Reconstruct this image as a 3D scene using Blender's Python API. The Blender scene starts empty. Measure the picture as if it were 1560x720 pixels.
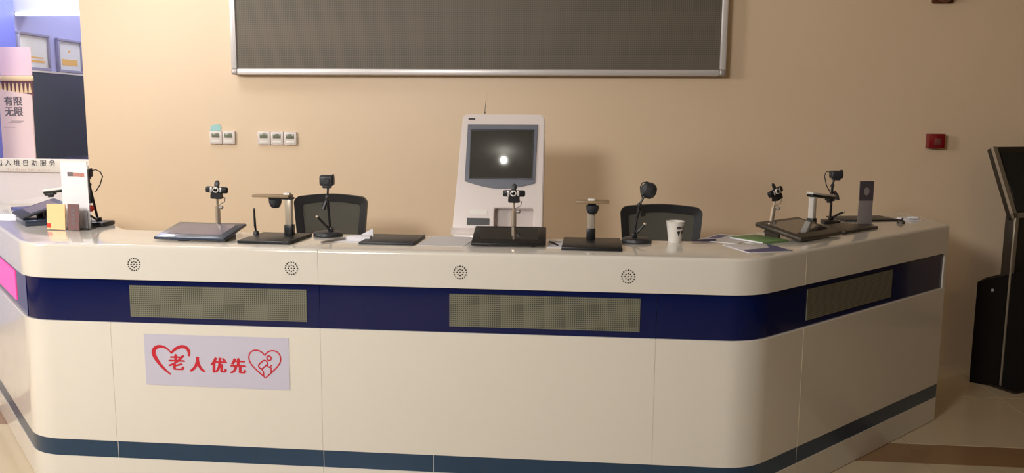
import bpy, bmesh, math, random
from mathutils import Vector, Matrix, Euler
random.seed(7)
PI = math.pi
S = bpy.context.scene
COL = S.collection

# ------------------------------------------------------------------ camera
cam_d = bpy.data.cameras.new('camera'); cam = bpy.data.objects.new('camera', cam_d); COL.objects.link(cam)
cam_d.sensor_width = 36; cam_d.lens = 1296.66 / 1560 * 36; cam_d.clip_start = .05; cam_d.clip_end = 60
cam.matrix_world = Matrix(((0.99560601, -0.02035202, 0.09140279, 0.0),
                           (0.09333324, 0.13657614, -0.98622303, -3.33991723),
                           (0.00758819, 0.99042049, 0.13787554, 1.59627052),
                           (0, 0, 0, 1)))
S.camera = cam

# ------------------------------------------------------------------ world, lights, exposure
S.view_settings.view_transform = 'Standard'; S.view_settings.look = 'None'
S.view_settings.gamma = 1; S.view_settings.use_curve_mapping = False
S.view_settings.exposure = 0.0
w = bpy.data.worlds.new('world'); S.world = w; w.use_nodes = True
w.node_tree.nodes['Background'].inputs[0].default_value = (.9, .8, .68, 1)
w.node_tree.nodes['Background'].inputs[1].default_value = .05

def light(name, kind, loc, target, energy, color, size=1.0, size_y=None):
    d = bpy.data.lights.new(name, kind); o = bpy.data.objects.new(name, d); COL.objects.link(o)
    d.energy = energy; d.color = color
    if kind == 'AREA':
        d.shape = 'RECTANGLE' if size_y else 'DISK'; d.size = size
        if size_y: d.size_y = size_y
    else: d.shadow_soft_size = size
    o.location = loc
    o.rotation_euler = (Vector(target) - Vector(loc)).to_track_quat('-Z', 'Y').to_euler()
    return o
light('hall_light', 'AREA', (-2.4, -4.2, 3.1), (-2.0, 0, .6), 212, (1, .97, .94), 1.2)
light('wall_downlight', 'AREA', (-2.75, 1.35, 3.15), (-2.75, 1.5, 0), 16, (.93, .95, 1), 1.0)
light('left_hall_light', 'AREA', (-5.3, -1.8, 2.7), (-3.0, .4, .7), 95, (1, .95, .88), 1.2)
light('alcove_light', 'AREA', (-4.0, 2.75, 3.1), (-4.1, 2.75, 0), 24, (.95, .95, 1), .6)
light('alcove_rear_fill', 'AREA', (-4.0, 3.75, 3.1), (-4.2, 3.7, 0), 12, (.92, .93, 1), .6)  # added fill: brightens the wall and notices shaded by the beam, no fixture
light('right_warm_fill', 'AREA', (2.6, -3.6, 3.1), (1.6, .8, .8), 10, (1, .64, .34), .6)  # added weak warm fill for the right wing and wall, not a fixture
light('downlight', 'POINT', (-0.83, -1.63, 3.1), (0, 0, 0), 2, (1, .97, .9), .024)

# ------------------------------------------------------------------ materials
def lin(c):
    return tuple((v / 12.92 if v <= .04045 else ((v + .055) / 1.055) ** 2.4) for v in [x / 255 for x in c])
MATS = {}
def mat(name, rgb, rough=.5, metal=0, spec=.5, coat=0, vary=0, scale=8, bump=0, emit=None, es=1, trans=0, alpha=1):
    m = bpy.data.materials.new(name); m.use_nodes = True; nt = m.node_tree; b = nt.nodes['Principled BSDF']
    c = lin(rgb) + (1,)
    b.inputs['Base Color'].default_value = c; b.inputs['Roughness'].default_value = rough
    b.inputs['Metallic'].default_value = metal; b.inputs['Specular IOR Level'].default_value = spec
    b.inputs['Coat Weight'].default_value = coat; b.inputs['Coat Roughness'].default_value = .04
    b.inputs['Transmission Weight'].default_value = trans; b.inputs['Alpha'].default_value = alpha
    if emit:
        b.inputs['Emission Color'].default_value = lin(emit) + (1,); b.inputs['Emission Strength'].default_value = es
    if vary or bump:
        tc = nt.nodes.new('ShaderNodeTexCoord'); n = nt.nodes.new('ShaderNodeTexNoise'); n.inputs['Scale'].default_value = scale
        n.inputs['Detail'].default_value = 4; nt.links.new(tc.outputs['Object'], n.inputs['Vector'])
        if vary:
            mx = nt.nodes.new('ShaderNodeMix'); mx.data_type = 'RGBA'
            mx.inputs['A'].default_value = tuple(max(0, v * (1 - vary)) for v in c[:3]) + (1,)
            mx.inputs['B'].default_value = tuple(min(1, v * (1 + vary)) for v in c[:3]) + (1,)
            nt.links.new(n.outputs['Fac'], mx.inputs['Factor']); nt.links.new(mx.outputs['Result'], b.inputs['Base Color'])
        if bump:
            bp = nt.nodes.new('ShaderNodeBump'); bp.inputs['Strength'].default_value = bump; bp.inputs['Distance'].default_value = .002
            nt.links.new(n.outputs['Fac'], bp.inputs['Height']); nt.links.new(bp.outputs['Normal'], b.inputs['Normal'])
    MATS[name] = m
    return m
def dot_grid(name, bg, dot, pitch, rad, rough=.4, spec=.5):
    """a dot-matrix display face: round lamps on a square pitch, in object coordinates"""
    m = mat(name, bg, rough, spec=spec); nt = m.node_tree; b = nt.nodes['Principled BSDF']
    tc = nt.nodes.new('ShaderNodeTexCoord'); uv = nt.nodes.new('ShaderNodeVectorMath'); uv.operation = 'SCALE'; uv.inputs['Scale'].default_value = 1 / pitch
    nt.links.new(tc.outputs['UV'], uv.inputs[0])
    fr = nt.nodes.new('ShaderNodeVectorMath'); fr.operation = 'FRACTION'; nt.links.new(uv.outputs[0], fr.inputs[0])
    sb = nt.nodes.new('ShaderNodeVectorMath'); sb.operation = 'SUBTRACT'; sb.inputs[1].default_value = (.5, .5, 0); nt.links.new(fr.outputs[0], sb.inputs[0])
    ln = nt.nodes.new('ShaderNodeVectorMath'); ln.operation = 'LENGTH'; nt.links.new(sb.outputs[0], ln.inputs[0])
    lt = nt.nodes.new('ShaderNodeMath'); lt.operation = 'LESS_THAN'; lt.inputs[1].default_value = rad; nt.links.new(ln.outputs['Value'], lt.inputs[0])
    mx = nt.nodes.new('ShaderNodeMix'); mx.data_type = 'RGBA'
    mx.inputs['A'].default_value = lin(bg) + (1,); mx.inputs['B'].default_value = lin(dot) + (1,)
    nt.links.new(lt.outputs[0], mx.inputs['Factor']); nt.links.new(mx.outputs['Result'], b.inputs['Base Color'])
    return m
wall_m = mat('beige_wall', (229, 205, 175), .42, vary=.025, scale=1.5, bump=.03)
ceil_m = mat('ceiling_white', (225, 222, 215), .8)
alc_m = mat('lavender_wall', (176, 180, 222), .5, vary=.02)
blue_m = mat('blue_wall', (112, 122, 205), .45)
tile_m = mat('cream_tile', (206, 190, 160), .16, vary=.06, scale=3)
tile2_m = mat('brown_border_tile', (150, 118, 84), .2, vary=.08, scale=3)
grout_m = mat('floor_base', (120, 105, 85), .7)
dark_wall_m = mat('rear_wall', (96, 84, 70), .6)
white_m = mat('counter_white', (223, 219, 211), .14, coat=.6, spec=.5)
band_m = mat('navy_glass', (2, 18, 74), .08, coat=.1, spec=.35)
strip_m = mat('steel_blue_trim', (36, 66, 96), .3, metal=.25, coat=.2)
seam_m = mat('seam_grey', (196, 190, 178), .5); seam2_m = mat('seam_light', (240, 232, 215), .4)
led_m = dot_grid('led_strip_face', (122, 122, 108), (62, 64, 56), .0085, .34, .35)
ledp_m = mat('lit_led_face', (240, 90, 170), .4, emit=(255, 60, 130), es=.9)
hole_m = mat('speaker_hole', (45, 40, 36), .8)
big_led_m = dot_grid('led_wall_face', (112, 104, 92), (92, 85, 75), .012, .36, .5, .3)
alu_m = mat('aluminium', (216, 212, 212), .35, metal=.25)
alu2_m = mat('aluminium_dull', (168, 162, 160), .4, metal=.5)
blk_m = mat('black_plastic', (24, 25, 28), .38)
blk2_m = mat('dark_grey_plastic', (46, 48, 54), .42)
navyp_m = mat('blue_black_plastic', (48, 58, 78), .3, coat=.3)
scr_m = mat('lilac_reflection_glass', (118, 111, 130), .25, coat=.15, spec=.4)  # lilac tint is a lavender reflection put into the base colour
scr2_m = mat('grey_tablet_glass', (122, 112, 108), .3, spec=.4)
scrd_m = mat('dark_tablet_glass', (30, 31, 30), .12, coat=.6)
brn_m = mat('brown_black_plastic', (62, 54, 44), .4)
blkgl_m = mat('black_screen', (26, 30, 30), .05, coat=1)
kw_m = mat('kiosk_white', (228, 218, 216), .3, coat=.3)
kg_m = mat('kiosk_grey', (104, 108, 122), .4)
kn_m = mat('kiosk_niche', (200, 190, 186), .5)
silver_m = mat('silver_metal', (215, 200, 180), .28, metal=.7)
whitep_m = mat('white_plastic', (232, 228, 222), .35)
sil2_m = mat('satin_silver_plastic', (190, 178, 160), .35, metal=.25)
tan_m = mat('tan_plate', (150, 128, 98), .4)
mesh_m = mat('chair_mesh', (78, 76, 68), .75, vary=.12, scale=160, bump=.3)
chf_m = mat('chair_frame', (30, 32, 36), .4)
paper_m = mat('paper_white', (235, 234, 240), .6)
pale_m = mat('pale_print', (216, 214, 218), .5)
bluep_m = mat('blue_print', (44, 54, 122), .35)
purp_m = mat('dark_purple_print', (66, 55, 84), .35)
green_m = mat('green_cover', (110, 146, 92), .5)
red_m = mat('alarm_red', (128, 14, 22), .35)
redp_m = mat('red_plastic', (225, 60, 50), .4)
lav_m = mat('sticker_lavender', (196, 194, 214), .5)
redi_m = mat('red_ink', (196, 26, 48), .5)
thermo_m = mat('thermostat_white', (225, 216, 210), .4)
lcd_m = mat('lcd_grey_green', (118, 122, 104), .25)
teal_m = mat('teal_film', (160, 206, 206), .4)
orange_m = mat('orange_leaflet', (250, 205, 150), .5)
brownl_m = mat('brown_leaflet', (120, 88, 88), .4)
acr_m = mat('clear_acrylic', (240, 242, 245), .05, trans=.95, spec=.5)
smoke_m = mat('smoky_card', (72, 65, 70), .25)
smoke2_m = mat('grey_lilac_card', (130, 121, 120), .25)
pink_m = mat('pink_poster', (240, 208, 214), .5)
pink2_m = mat('pale_pink_board', (240, 214, 204), .5)
ink_m = mat('grey_ink', (112, 102, 106), .6)
ink2_m = mat('dark_ink', (62, 56, 74), .6)
gold_m = mat('yellow_print', (232, 190, 110), .5)
tassel_m = mat('tassel_yellow', (232, 205, 160), .6)
maroon_m = mat('maroon_print', (110, 72, 80), .6)
tube_m = mat('lamp_tube', (255, 255, 255), .4, emit=(235, 240, 255), es=2.5)
dpan_m = mat('dark_display', (64, 70, 68), .2, coat=.5)
kiosk_m = mat('dark_kiosk_metal', (52, 46, 38), .35, metal=.3)
edge_m = mat('kiosk_edge_trim', (165, 156, 140), .35, metal=.5)
bin_m = mat('black_bin', (22, 19, 16), .8, spec=.15)
bronze_m = mat('bronze_fixture', (110, 66, 44), .3, metal=.5)

# ------------------------------------------------------------------ mesh builder
class MB:
    def __init__(s): s.bm = bmesh.new(); s.M = Matrix.Identity(4)
    def _tf(s, vs, m=None):
        m = s.M @ m if m is not None else s.M
        for v in vs: v.co = m @ v.co
    def box(s, c, d, rot=(0, 0, 0), bev=0, seg=2):
        r = bmesh.ops.create_cube(s.bm, size=1); vs = r['verts']
        for v in vs: v.co = Vector((v.co.x * d[0], v.co.y * d[1], v.co.z * d[2]))
        if bev:
            es = list({e for v in vs for e in v.link_edges})
            rr = bmesh.ops.bevel(s.bm, geom=es, offset=bev, segments=seg, profile=.5, affect='EDGES')
            vs = list({v for f in rr['faces'] for v in f.verts} | {v for v in vs if v.is_valid})
        s._tf(vs, Matrix.Translation(c) @ Euler(rot).to_matrix().to_4x4()); return s
    def tube(s, pts, r, n=8, cap=True):
        pts = [Vector(p) for p in pts]; rs = r if isinstance(r, (list, tuple)) else [r] * len(pts)
        rings = []; prev = None
        for i, p in enumerate(pts):
            a = pts[max(i - 1, 0)]; b = pts[min(i + 1, len(pts) - 1)]; t = (b - a).normalized()
            if prev is None:
                u = t.cross(Vector((0, 0, 1)));
                if u.length < 1e-3: u = t.cross(Vector((0, 1, 0)))
                u.normalize()
            else:
                u = (prev - t * prev.dot(t)).normalized()
            prev = u; v = t.cross(u)
            rings.append([s.bm.verts.new(s.M @ (p + (u * math.cos(2 * PI * k / n) + v * math.sin(2 * PI * k / n)) * rs[i])) for k in range(n)])
        for a, b in zip(rings, rings[1:]):
            for k in range(n): s.bm.faces.new((a[k], a[(k + 1) % n], b[(k + 1) % n], b[k]))
        if cap: s.bm.faces.new(rings[0][::-1]); s.bm.faces.new(rings[-1])
        return s
    def lathe(s, prof, n=24, c=(0, 0, 0), sx=1, sy=1, m=None):
        rings = []
        for r, z in prof:
            vs = [s.bm.verts.new(Vector((r * sx * math.cos(2 * PI * k / n), r * sy * math.sin(2 * PI * k / n), z))) for k in range(n)]
            rings.append(vs)
        for a, b in zip(rings, rings[1:]):
            for k in range(n): s.bm.faces.new((a[k], a[(k + 1) % n], b[(k + 1) % n], b[k]))
        s.bm.faces.new(rings[0][::-1]); s.bm.faces.new(rings[-1])
        mm = Matrix.Translation(c) @ (m if m is not None else Matrix.Identity(4))
        s._tf([v for q in rings for v in q], mm); return s
    def ball(s, c, r, u=16, v=10, sc=(1, 1, 1), rot=(0, 0, 0)):
        q = bmesh.ops.create_uvsphere(s.bm, u_segments=u, v_segments=v, radius=r)
        s._tf(q['verts'], Matrix.Translation(c) @ Euler(rot).to_matrix().to_4x4() @ Matrix.Diagonal((*sc, 1))); return s
    def prism(s, poly, z0, z1, m=None):
        """polygon in local XY extruded along local Z, then placed by m"""
        mm = s.M @ m if m is not None else s.M
        a = [s.bm.verts.new(mm @ Vector((x, y, z0))) for x, y in poly]; b = [s.bm.verts.new(mm @ Vector((x, y, z1))) for x, y in poly]
        n = len(poly)
        s.bm.faces.new(a[::-1]); s.bm.faces.new(b)
        for k in range(n): s.bm.faces.new((a[k], a[(k + 1) % n], b[(k + 1) % n], b[k]))
        return s
    def stroke(s, pts, wd, y0, y1, m=None):
        """ribbon of varying width in local XY, extruded in Z"""
        ws = wd if isinstance(wd, (list, tuple)) else [wd] * len(pts); L = []; Rr = []
        closed = (Vector(pts[0]) - Vector(pts[-1])).length < 1e-6
        n = len(pts)
        for i in range(n):
            a = Vector(pts[i - 1] if i else (pts[-2] if closed else pts[0])); b = Vector(pts[i + 1] if i < n - 1 else (pts[1] if closed else pts[-1]))
            t = (b - a).normalized(); nn = Vector((-t.y, t.x)); p = Vector(pts[i])
            L.append(p + nn * ws[i] / 2); Rr.append(p - nn * ws[i] / 2)
        mm = s.M @ m if m is not None else s.M
        for i in range(n - 1):
            q = [L[i], L[i + 1], Rr[i + 1], Rr[i]]
            a = [s.bm.verts.new(mm @ Vector((v.x, v.y, y1))) for v in q]
            s.bm.faces.new(a)
        return s
def fin(bm, angle=35):
    bmesh.ops.recalc_face_normals(bm, faces=bm.faces)
    for f in bm.faces: f.smooth = True
    ca = math.radians(angle)
    for e in bm.edges:
        if len(e.link_faces) == 2:
            if e.calc_face_angle(0) > ca: e.smooth = False
def origin_of(p):
    v = Vector((0, 0, 0))
    while p is not None: v += p.location; p = p.parent
    return v
def obj(name, mb, m, parent=None, world=True, kind=None, label=None, loc=None):
    """one mesh object; world=True: the builder used world coordinates (parents unrotated)"""
    bm = mb.bm; fin(bm)
    base = origin_of(parent) if world else Vector((0, 0, 0))
    if world and parent is None:
        xs = [v.co for v in bm.verts]
        if loc is None: loc = Vector(((min(v.x for v in xs) + max(v.x for v in xs)) / 2, (min(v.y for v in xs) + max(v.y for v in xs)) / 2, min(v.z for v in xs)))
        base = Vector(loc)
    for v in bm.verts: v.co -= base
    me = bpy.data.meshes.new(name); bm.to_mesh(me); bm.free(); me.materials.append(m)
    o = bpy.data.objects.new(name, me); COL.objects.link(o); o.parent = parent
    if parent is None and world: o.location = base
    if kind: o['kind'] = kind
    if label: o['label'] = label
    return o
def thing(name, label, cat, loc=(0, 0, 0), rz=0, group=None):
    o = bpy.data.objects.new(name, None); COL.objects.link(o); o.empty_display_size = .05
    o.location = loc; o.rotation_euler = (0, 0, rz); o['label'] = label; o['category'] = cat
    if group: o['group'] = group
    return o
def tag(o, label, cat, group=None):
    o['label'] = label; o['category'] = cat
    if group: o['group'] = group
    return o
def struct(name, mb, m, parent=None): return obj(name, mb, m, parent, kind='structure')
def text_mesh(name, body, size, m, parent, mtx, bold=0, spacing=1.0, label=None):
    cu = bpy.data.curves.new('lettering', 'FONT'); cu.body = body; cu.size = size; cu.space_character = spacing
    cu.align_x = 'CENTER'; cu.align_y = 'CENTER'; cu.resolution_u = 3
    t = bpy.data.objects.new('lettering', cu); COL.objects.link(t)
    dg = bpy.context.evaluated_depsgraph_get(); me = bpy.data.meshes.new_from_object(t.evaluated_get(dg))
    bpy.data.objects.remove(t); bpy.data.curves.remove(cu)
    if bold:
        bb = bmesh.new()
        for dz, (dx, dy) in enumerate(((-bold, 0), (bold, 0), (0, bold * .6), (0, 0))):
            c = me.copy(); c.transform(Matrix.Translation((dx, dy, dz * .00015))); bb.from_mesh(c); bpy.data.meshes.remove(c)
        bb.to_mesh(me); bb.free()
    me.transform(mtx); me.name = name; me.materials.clear(); me.materials.append(m)
    o = bpy.data.objects.new(name, me); COL.objects.link(o); o.parent = parent
    if label: o['label'] = label
    return o
def T(x, y, z): return Matrix.Translation((x, y, z))
def RX(a): return Matrix.Rotation(a, 4, 'X')
def RY(a): return Matrix.Rotation(a, 4, 'Y')
def RZ(a): return Matrix.Rotation(a, 4, 'Z')
def uv_planar(o, fu, fv):
    me = o.data; uv = me.uv_layers.new(name='UVMap')
    for lp in me.loops:
        c = me.vertices[lp.vertex_index].co; uv.data[lp.index].uv = (fu(c), fv(c))
def rrect(w, h, r, n=5, cx=0, cy=0, corners=(1, 1, 1, 1)):
    """rounded rectangle, ccw from lower left; corners ll, lr, ur, ul"""
    out = []
    for k, (sx, sy) in enumerate(((-1, -1), (1, -1), (1, 1), (-1, 1))):
        X = cx + sx * w / 2; Y = cy + sy * h / 2
        if not corners[k] or r <= 0: out.append((X, Y)); continue
        px, py = X - sx * r, Y - sy * r; a0 = (PI, 1.5 * PI, 0, .5 * PI)[k]
        for i in range(n + 1):
            a = a0 + i / n * PI / 2; out.append((px + r * math.cos(a), py + r * math.sin(a)))
    return out

# ------------------------------------------------------------------ setting
H = 3.2
fl = struct('floor', MB().box((-1, -1, -.03), (12, 11.4, .05)), grout_m)
def tile_grid(x0, nx, dx, ys, m):
    for (ya, yb) in ys:
        first = None
        for i in range(nx):
            if first is None:
                b = MB(); g = .0015
                b.box((0, 0, 0), (dx - 2 * g, yb - ya - 2 * g, .012), bev=.001, seg=1)
                first = obj('tile', b, m, fl, world=False); o = first
            else:
                o = first.copy(); COL.objects.link(o)
            o.parent = fl; o.location = Vector((x0 + dx * (i + .5), (ya + yb) / 2, -.006)) - fl.location
tile_grid(-6.4, 13, .8, [(-4.15 + .8 * k, -3.35 + .8 * k) for k in range(6)] + [(.9, 1.7), (1.7, 2.5)], tile_m)
tile_grid(-6.4, 13, .8, [(.65, .9)], tile2_m)
struct('ceiling', MB().box((-1, -1, H + .05), (12, 11.4, .1)), ceil_m)
struct('wall_back', MB().box(((-3.53 + 5.0) / 2, 3.37, H / 2), (8.53, 2.0, H)), wall_m)
struct('wall_right', MB().box((5.05, -2.0, H / 2), (.1, 8.74, H)), dark_wall_m)
struct('wall_rear', MB().box((-1, -6.5, H / 2), (12, .1, H)), dark_wall_m)
struct('wall_left', MB().box((-7.0, -2.1, H / 2), (.1, 8.8, H)), wall_m)
struct('wall_left_return', MB().box((-5.75, 2.25, H / 2), (2.5, .1, H)), alc_m)
struct('wall_alcove_side', MB().box((-4.55, 3.3, H / 2), (.1, 2.2, H)), alc_m)
struct('wall_alcove_end', MB().box((-4.0, 4.35, H / 2), (.94, .1, H)), alc_m)
struct('trim_1', MB().box((-4.487, 2.66, 1.25), (.026, .74, 2.5)), blue_m)
struct('trim_2', MB().box((-4.015, 3.14, 2.79), (.97, .16, .82)), alc_m)

# ------------------------------------------------------------------ service counter
XL, XR, AL, AR, RAD = -2.3802, .6505, math.radians(46.38), math.radians(46.13), .25
ENDL, ENDR = -3.6, 1.868
tl, tr = RAD * math.tan(AL / 2), RAD * math.tan(AR / 2)
UL = (XL - ENDL) / math.cos(AL); UR = (ENDR - XR) / math.cos(AR)
def pt(sec, u, d):
    """point on the counter outline: sec L (u = distance from left corner), C (u = x), R; d = depth inwards"""
    if sec == 'C':
        x = min(max(u, XL + d * math.tan(AL / 2)), XR - d * math.tan(AR / 2)); return Vector((x, d, 0))
    if sec == 'L':
        u = max(u, d * math.tan(AL / 2)); p = Vector((XL - u * math.cos(AL) + d * math.sin(AL), u * math.sin(AL) + d * math.cos(AL), 0))
        return p
    u = max(u, d * math.tan(AR / 2)); return Vector((XR + u * math.cos(AR) - d * math.sin(AR), u * math.sin(AR) + d * math.cos(AR), 0))
def arc(sec, k, d):
    if sec == 'AL':
        C = Vector((XL + tl, RAD, 0)); a = -PI / 2 - AL * (1 - k); mit = Vector((XL + d * math.tan(AL / 2), d, 0))
    else:
        C = Vector((XR - tr, RAD, 0)); a = -PI / 2 + AR * k; mit = Vector((XR - d * math.tan(AR / 2), d, 0))
    if d >= RAD: return mit
    return C + Vector((math.cos(a), math.sin(a), 0)) * (RAD - d)
NA = 14
def outline(a, b):
    """list of (sec,u) stations from station a to b; order runs left wing end -> right wing end"""
    full = [('L', UL)] + [('L', u) for u in (1.2, .8, .4)] + [('L', tl)] + [('AL', k / NA) for k in range(1, NA)] + \
           [('C', XL + tl)] + [('C', x) for x in (-2.0, -1.5, -1.0, -.5, 0.0)] + [('C', XR - tr)] + [('AR', k / NA) for k in range(1, NA)] + \
           [('R', tr)] + [('R', u) for u in (.5, .9, 1.3)] + [('R', UR)]
    rank = {'L': 0, 'AL': 1, 'C': 2, 'AR': 3, 'R': 4}
    key = lambda s: (rank[s[0]], -s[1] if s[0] == 'L' else s[1])
    return [a] + [s for s in full if key(a) < key(s) < key(b) and abs(s[1] - a[1] if s[0] == a[0] else 1) > 1e-4 and abs(s[1] - b[1] if s[0] == b[0] else 1) > 1e-4] + [b]
def stat(s, d):
    sec, u = s
    if sec in ('AL', 'AR'): return arc(sec, u, d)
    p = pt(sec, u, d)
    if sec == 'L' and u >= UL - 1e-6:
        q = pt('L', 0.9, d); r = pt('L', 1.1, d); k = (ENDL - q.x) / (r.x - q.x); return q + (r - q) * k
    if sec == 'R' and u >= UR - 1e-6:
        q = pt('R', 0.9, d); r = pt('R', 1.1, d); k = (ENDR - q.x) / (r.x - q.x); return q + (r - q) * k
    return p
def sweep(mb, stations, profile):
    """closed profile [(d,z)] swept along the counter outline"""
    rings = []
    for s in stations:
        rings.append([mb.bm.verts.new(stat(s, d) + Vector((0, 0, z))) for d, z in profile])
    n = len(profile)
    for a, b in zip(rings, rings[1:]):
        for k in range(n):
            try: mb.bm.faces.new((a[k], a[(k + 1) % n], b[(k + 1) % n], b[k]))
            except ValueError: pass
    mb.bm.faces.new(rings[0][::-1]); mb.bm.faces.new(rings[-1])
    bmesh.ops.remove_doubles(mb.bm, verts=mb.bm.verts, dist=1e-5)
    bmesh.ops.dissolve_degenerate(mb.bm, dist=1e-5, edges=mb.bm.edges)
    return mb
EL, ER = ('L', UL), ('R', UR)
Z1, Z2, Z3, Z4, ZT = .9138, .7286, .2046, .1292, 1.06
counter = thing('service_counter', 'long white angled reception counter with navy glass band and small LED displays', 'counter', (-.865, .25, 0))
def gap(s, e, g=.0008):
    return (s[0], s[1] + (-g if s[0] == 'L' else g) * e)
def segs(cuts):
    pts = [EL] + cuts + [ER]
    for a, b in zip(pts, pts[1:]):
        yield (a if a == EL else gap(a, 1)), (b if b == ER else gap(b, -1))
rt = .014
lip = [(0, Z1), (0, ZT - rt)] + [(rt - rt * math.cos(a), ZT - rt + rt * math.sin(a)) for a in (PI / 8, PI / 4, 3 * PI / 8)] + [(rt, ZT), (.455, ZT), (.46, ZT - .005), (.46, 1.02), (.03, 1.02), (.03, Z1)]
for a, b in segs([('L', .45), ('C', -1.106), ('R', .362)]): obj('countertop', sweep(MB(), outline(a, b), lip), white_m, counter)
BD = .012
for a, b in segs([('L', .075), ('C', -1.106), ('C', .27)]):
    b2 = ('R', UR - .02) if b == ER else b
    obj('glass_band', sweep(MB(), outline(a, b2), [(BD, Z2), (BD, Z1), (.03, Z1), (.03, Z2)]), band_m, counter)
obj('end_panel', sweep(MB(), [('R', UR - .0195), ER], [(.004, Z2), (.004, Z1), (.03, Z1), (.03, Z2)]), white_m, counter)
for a, b in segs([('L', .5), ('C', -2.012), ('C', -1.102), ('C', .268), ('R', .37)]):
    obj('front_panel', sweep(MB(), outline(a, b), [(0, Z3), (0, Z2 - .003), (.003, Z2), (.03, Z2), (.03, Z3)]), white_m, counter)
for a, b in segs([('L', .5), ('C', -2.01), ('C', -1.1), ('C', -.632), ('R', .37)]):
    obj('trim_strip', sweep(MB(), outline(a, b), [(.003, Z4), (.003, Z3), (.03, Z3), (.03, Z4)]), strip_m, counter)
for a, b in segs([('C', -1.102), ('R', .37)]):
    obj('plinth', sweep(MB(), outline(a, b), [(0, .004), (0, Z4), (.03, Z4), (.03, 0.0), (.004, 0.0)]), white_m, counter)
for sec, u, za, zb_, m_ in (('R', .362, Z1, ZT - .014, 1), ('R', .37, Z3, Z2 - .003, 1), ('C', -1.102, Z3, Z2 - .003, 0), ('C', -2.012, Z3, Z2 - .003, 0), ('C', .268, Z3, Z2 - .003, 0), ('C', -1.106, Z1, ZT - .014, 0),
                       ('C', -2.01, Z4, Z3, 2), ('C', -1.1, Z4, Z3, 2), ('C', -.632, Z4, Z3, 2), ('R', .37, Z4, Z3, 2)):
    d_ = (.0008, -.0006, .0025)[m_]
    obj('seam', sweep(MB(), [(sec, u - (.0007, .002, .001)[m_]), (sec, u + (.0007, .002, .001)[m_])], [(d_, za), (d_, zb_), (.03, zb_), (.03, za)]), (seam_m, seam2_m, alu_m)[m_], counter)
obj('carcass', sweep(MB(), outline(EL, ER), [(.031, 0.0), (.031, 1.019), (.43, 1.019), (.43, 0.0)]), white_m, counter)
# displays set in the navy band
def led(sec, u0, u1, m, label=None):
    st = outline((sec, u0), (sec, u1)); a = stat(st[0], 0); b = stat(st[-1], 0); dr = (b - a).normalized()
    fr = obj('led_display', sweep(MB(), st, [(BD - .0035, .754), (BD - .0035, .889), (BD + .001, .889), (BD + .001, .754)]), m, counter, label=label)
    base = origin_of(counter)
    uv_planar(fr, lambda c: (c + base).dot(dr), lambda c: (c + base).z)
led('C', -1.925, -1.16, led_m); led('C', -.564, .204, led_m); led('R', .40, 1.168, led_m); led('L', 1.1, .345, ledp_m, 'lit pink LED display on the left wing')
# perforated loudspeaker rosettes
for x in (-1.893, -1.217, -.518, .153):
    b = MB(); pts = [(0, 0)] + [(.0125 * math.cos(2 * PI * k / 8), .0125 * math.sin(2 * PI * k / 8)) for k in range(8)] + [(.0255 * math.cos(2 * PI * k / 16), .0255 * math.sin(2 * PI * k / 16)) for k in range(16)]
    for dx, dz in pts: b.lathe([(.0032, 0), (.0032, .0012)], 8, (x + dx, .0002, .979 + dz), m=RX(PI / 2))
    obj('speaker_rosette', b, hole_m, counter)

# sticker on the front
st = thing('priority_sticker', 'lavender sticker with red hearts and red Chinese characters on the counter front', 'sticker', (-1.5525, -.0008, .5725))
b = MB(); b.prism([(-.3135, -.1095), (.3155, -.1115), (.3155, .1115), (-.3135, .1115)], 0, .0008, RX(PI / 2)); obj('sheet', b, lav_m, st, world=False)
def SM(x, z, sc=1): return T(x, -.0011, z) @ RX(PI / 2) @ Matrix.Diagonal((sc, sc, 1, 1))
for ch, x in zip('老人优先', (-.174, -.083, .010, .094)):
    text_mesh('character', ch, (.074 if ch == '老' else .071), redi_m, st, SM(x, -.020 + (.006 if ch == '老' else 0)) @ Matrix(((1, .06, 0, 0), (0, 1, 0, 0), (0, 0, 1, 0), (0, 0, 0, 1))), bold=.0036)
def bez(p, n=10):
    out = []
    for i in range(0, len(p) - 1, 3):
        a, b_, c, d = [Vector(q) for q in p[i:i + 4]]
        for k in range(n + (i + 3 >= len(p) - 1)):
            t = k / n; out.append(tuple(a * (1 - t) ** 3 + b_ * 3 * t * (1 - t) ** 2 + c * 3 * t * t * (1 - t) + d * t ** 3))
    return out
h1 = bez([(-.202, -.062), (-.245, -.030), (-.272, .010), (-.274, .030), (-.276, .062), (-.225, .075), (-.196, .032), (-.165, .072), (-.108, .074), (-.119, .020)])
n = len(h1); wds = [.006 + .012 * math.sin(PI * min(1, i / (n * .62))) if i < n * .62 else .009 + .006 * math.sin(PI * (i / n - .62) / .38) for i in range(n)]
b = MB(); b.stroke(h1, wds, 0, .0003, SM(0, 0)); obj('heart_swoosh', b, redi_m, st, world=False)
b = MB()
h2 = bez([(.211, -.062), (.165, -.022), (.142, -.002), (.142, .022), (.142, .066), (.195, .066), (.211, .034), (.225, .066), (.279, .066), (.279, .022), (.279, -.002), (.255, -.022), (.211, -.062)])
b.stroke(h2, .0058, 0, .0003, SM(0, 0))
cir = [(.229 + .0095 * math.cos(2 * PI * k / 20), .024 + .0095 * math.sin(2 * PI * k / 20)) for k in range(21)]; b.stroke(cir, .0058, 0, .0003, SM(0, 0))
cap = [(q[0] * math.cos(.72) - q[1] * math.sin(.72) + .202, q[0] * math.sin(.72) + q[1] * math.cos(.72) - .004) for q in rrect(.042, .023, .0105, 6)]; b.stroke(cap + [cap[0]], .0058, 0, .0003, SM(0, 0))
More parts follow.
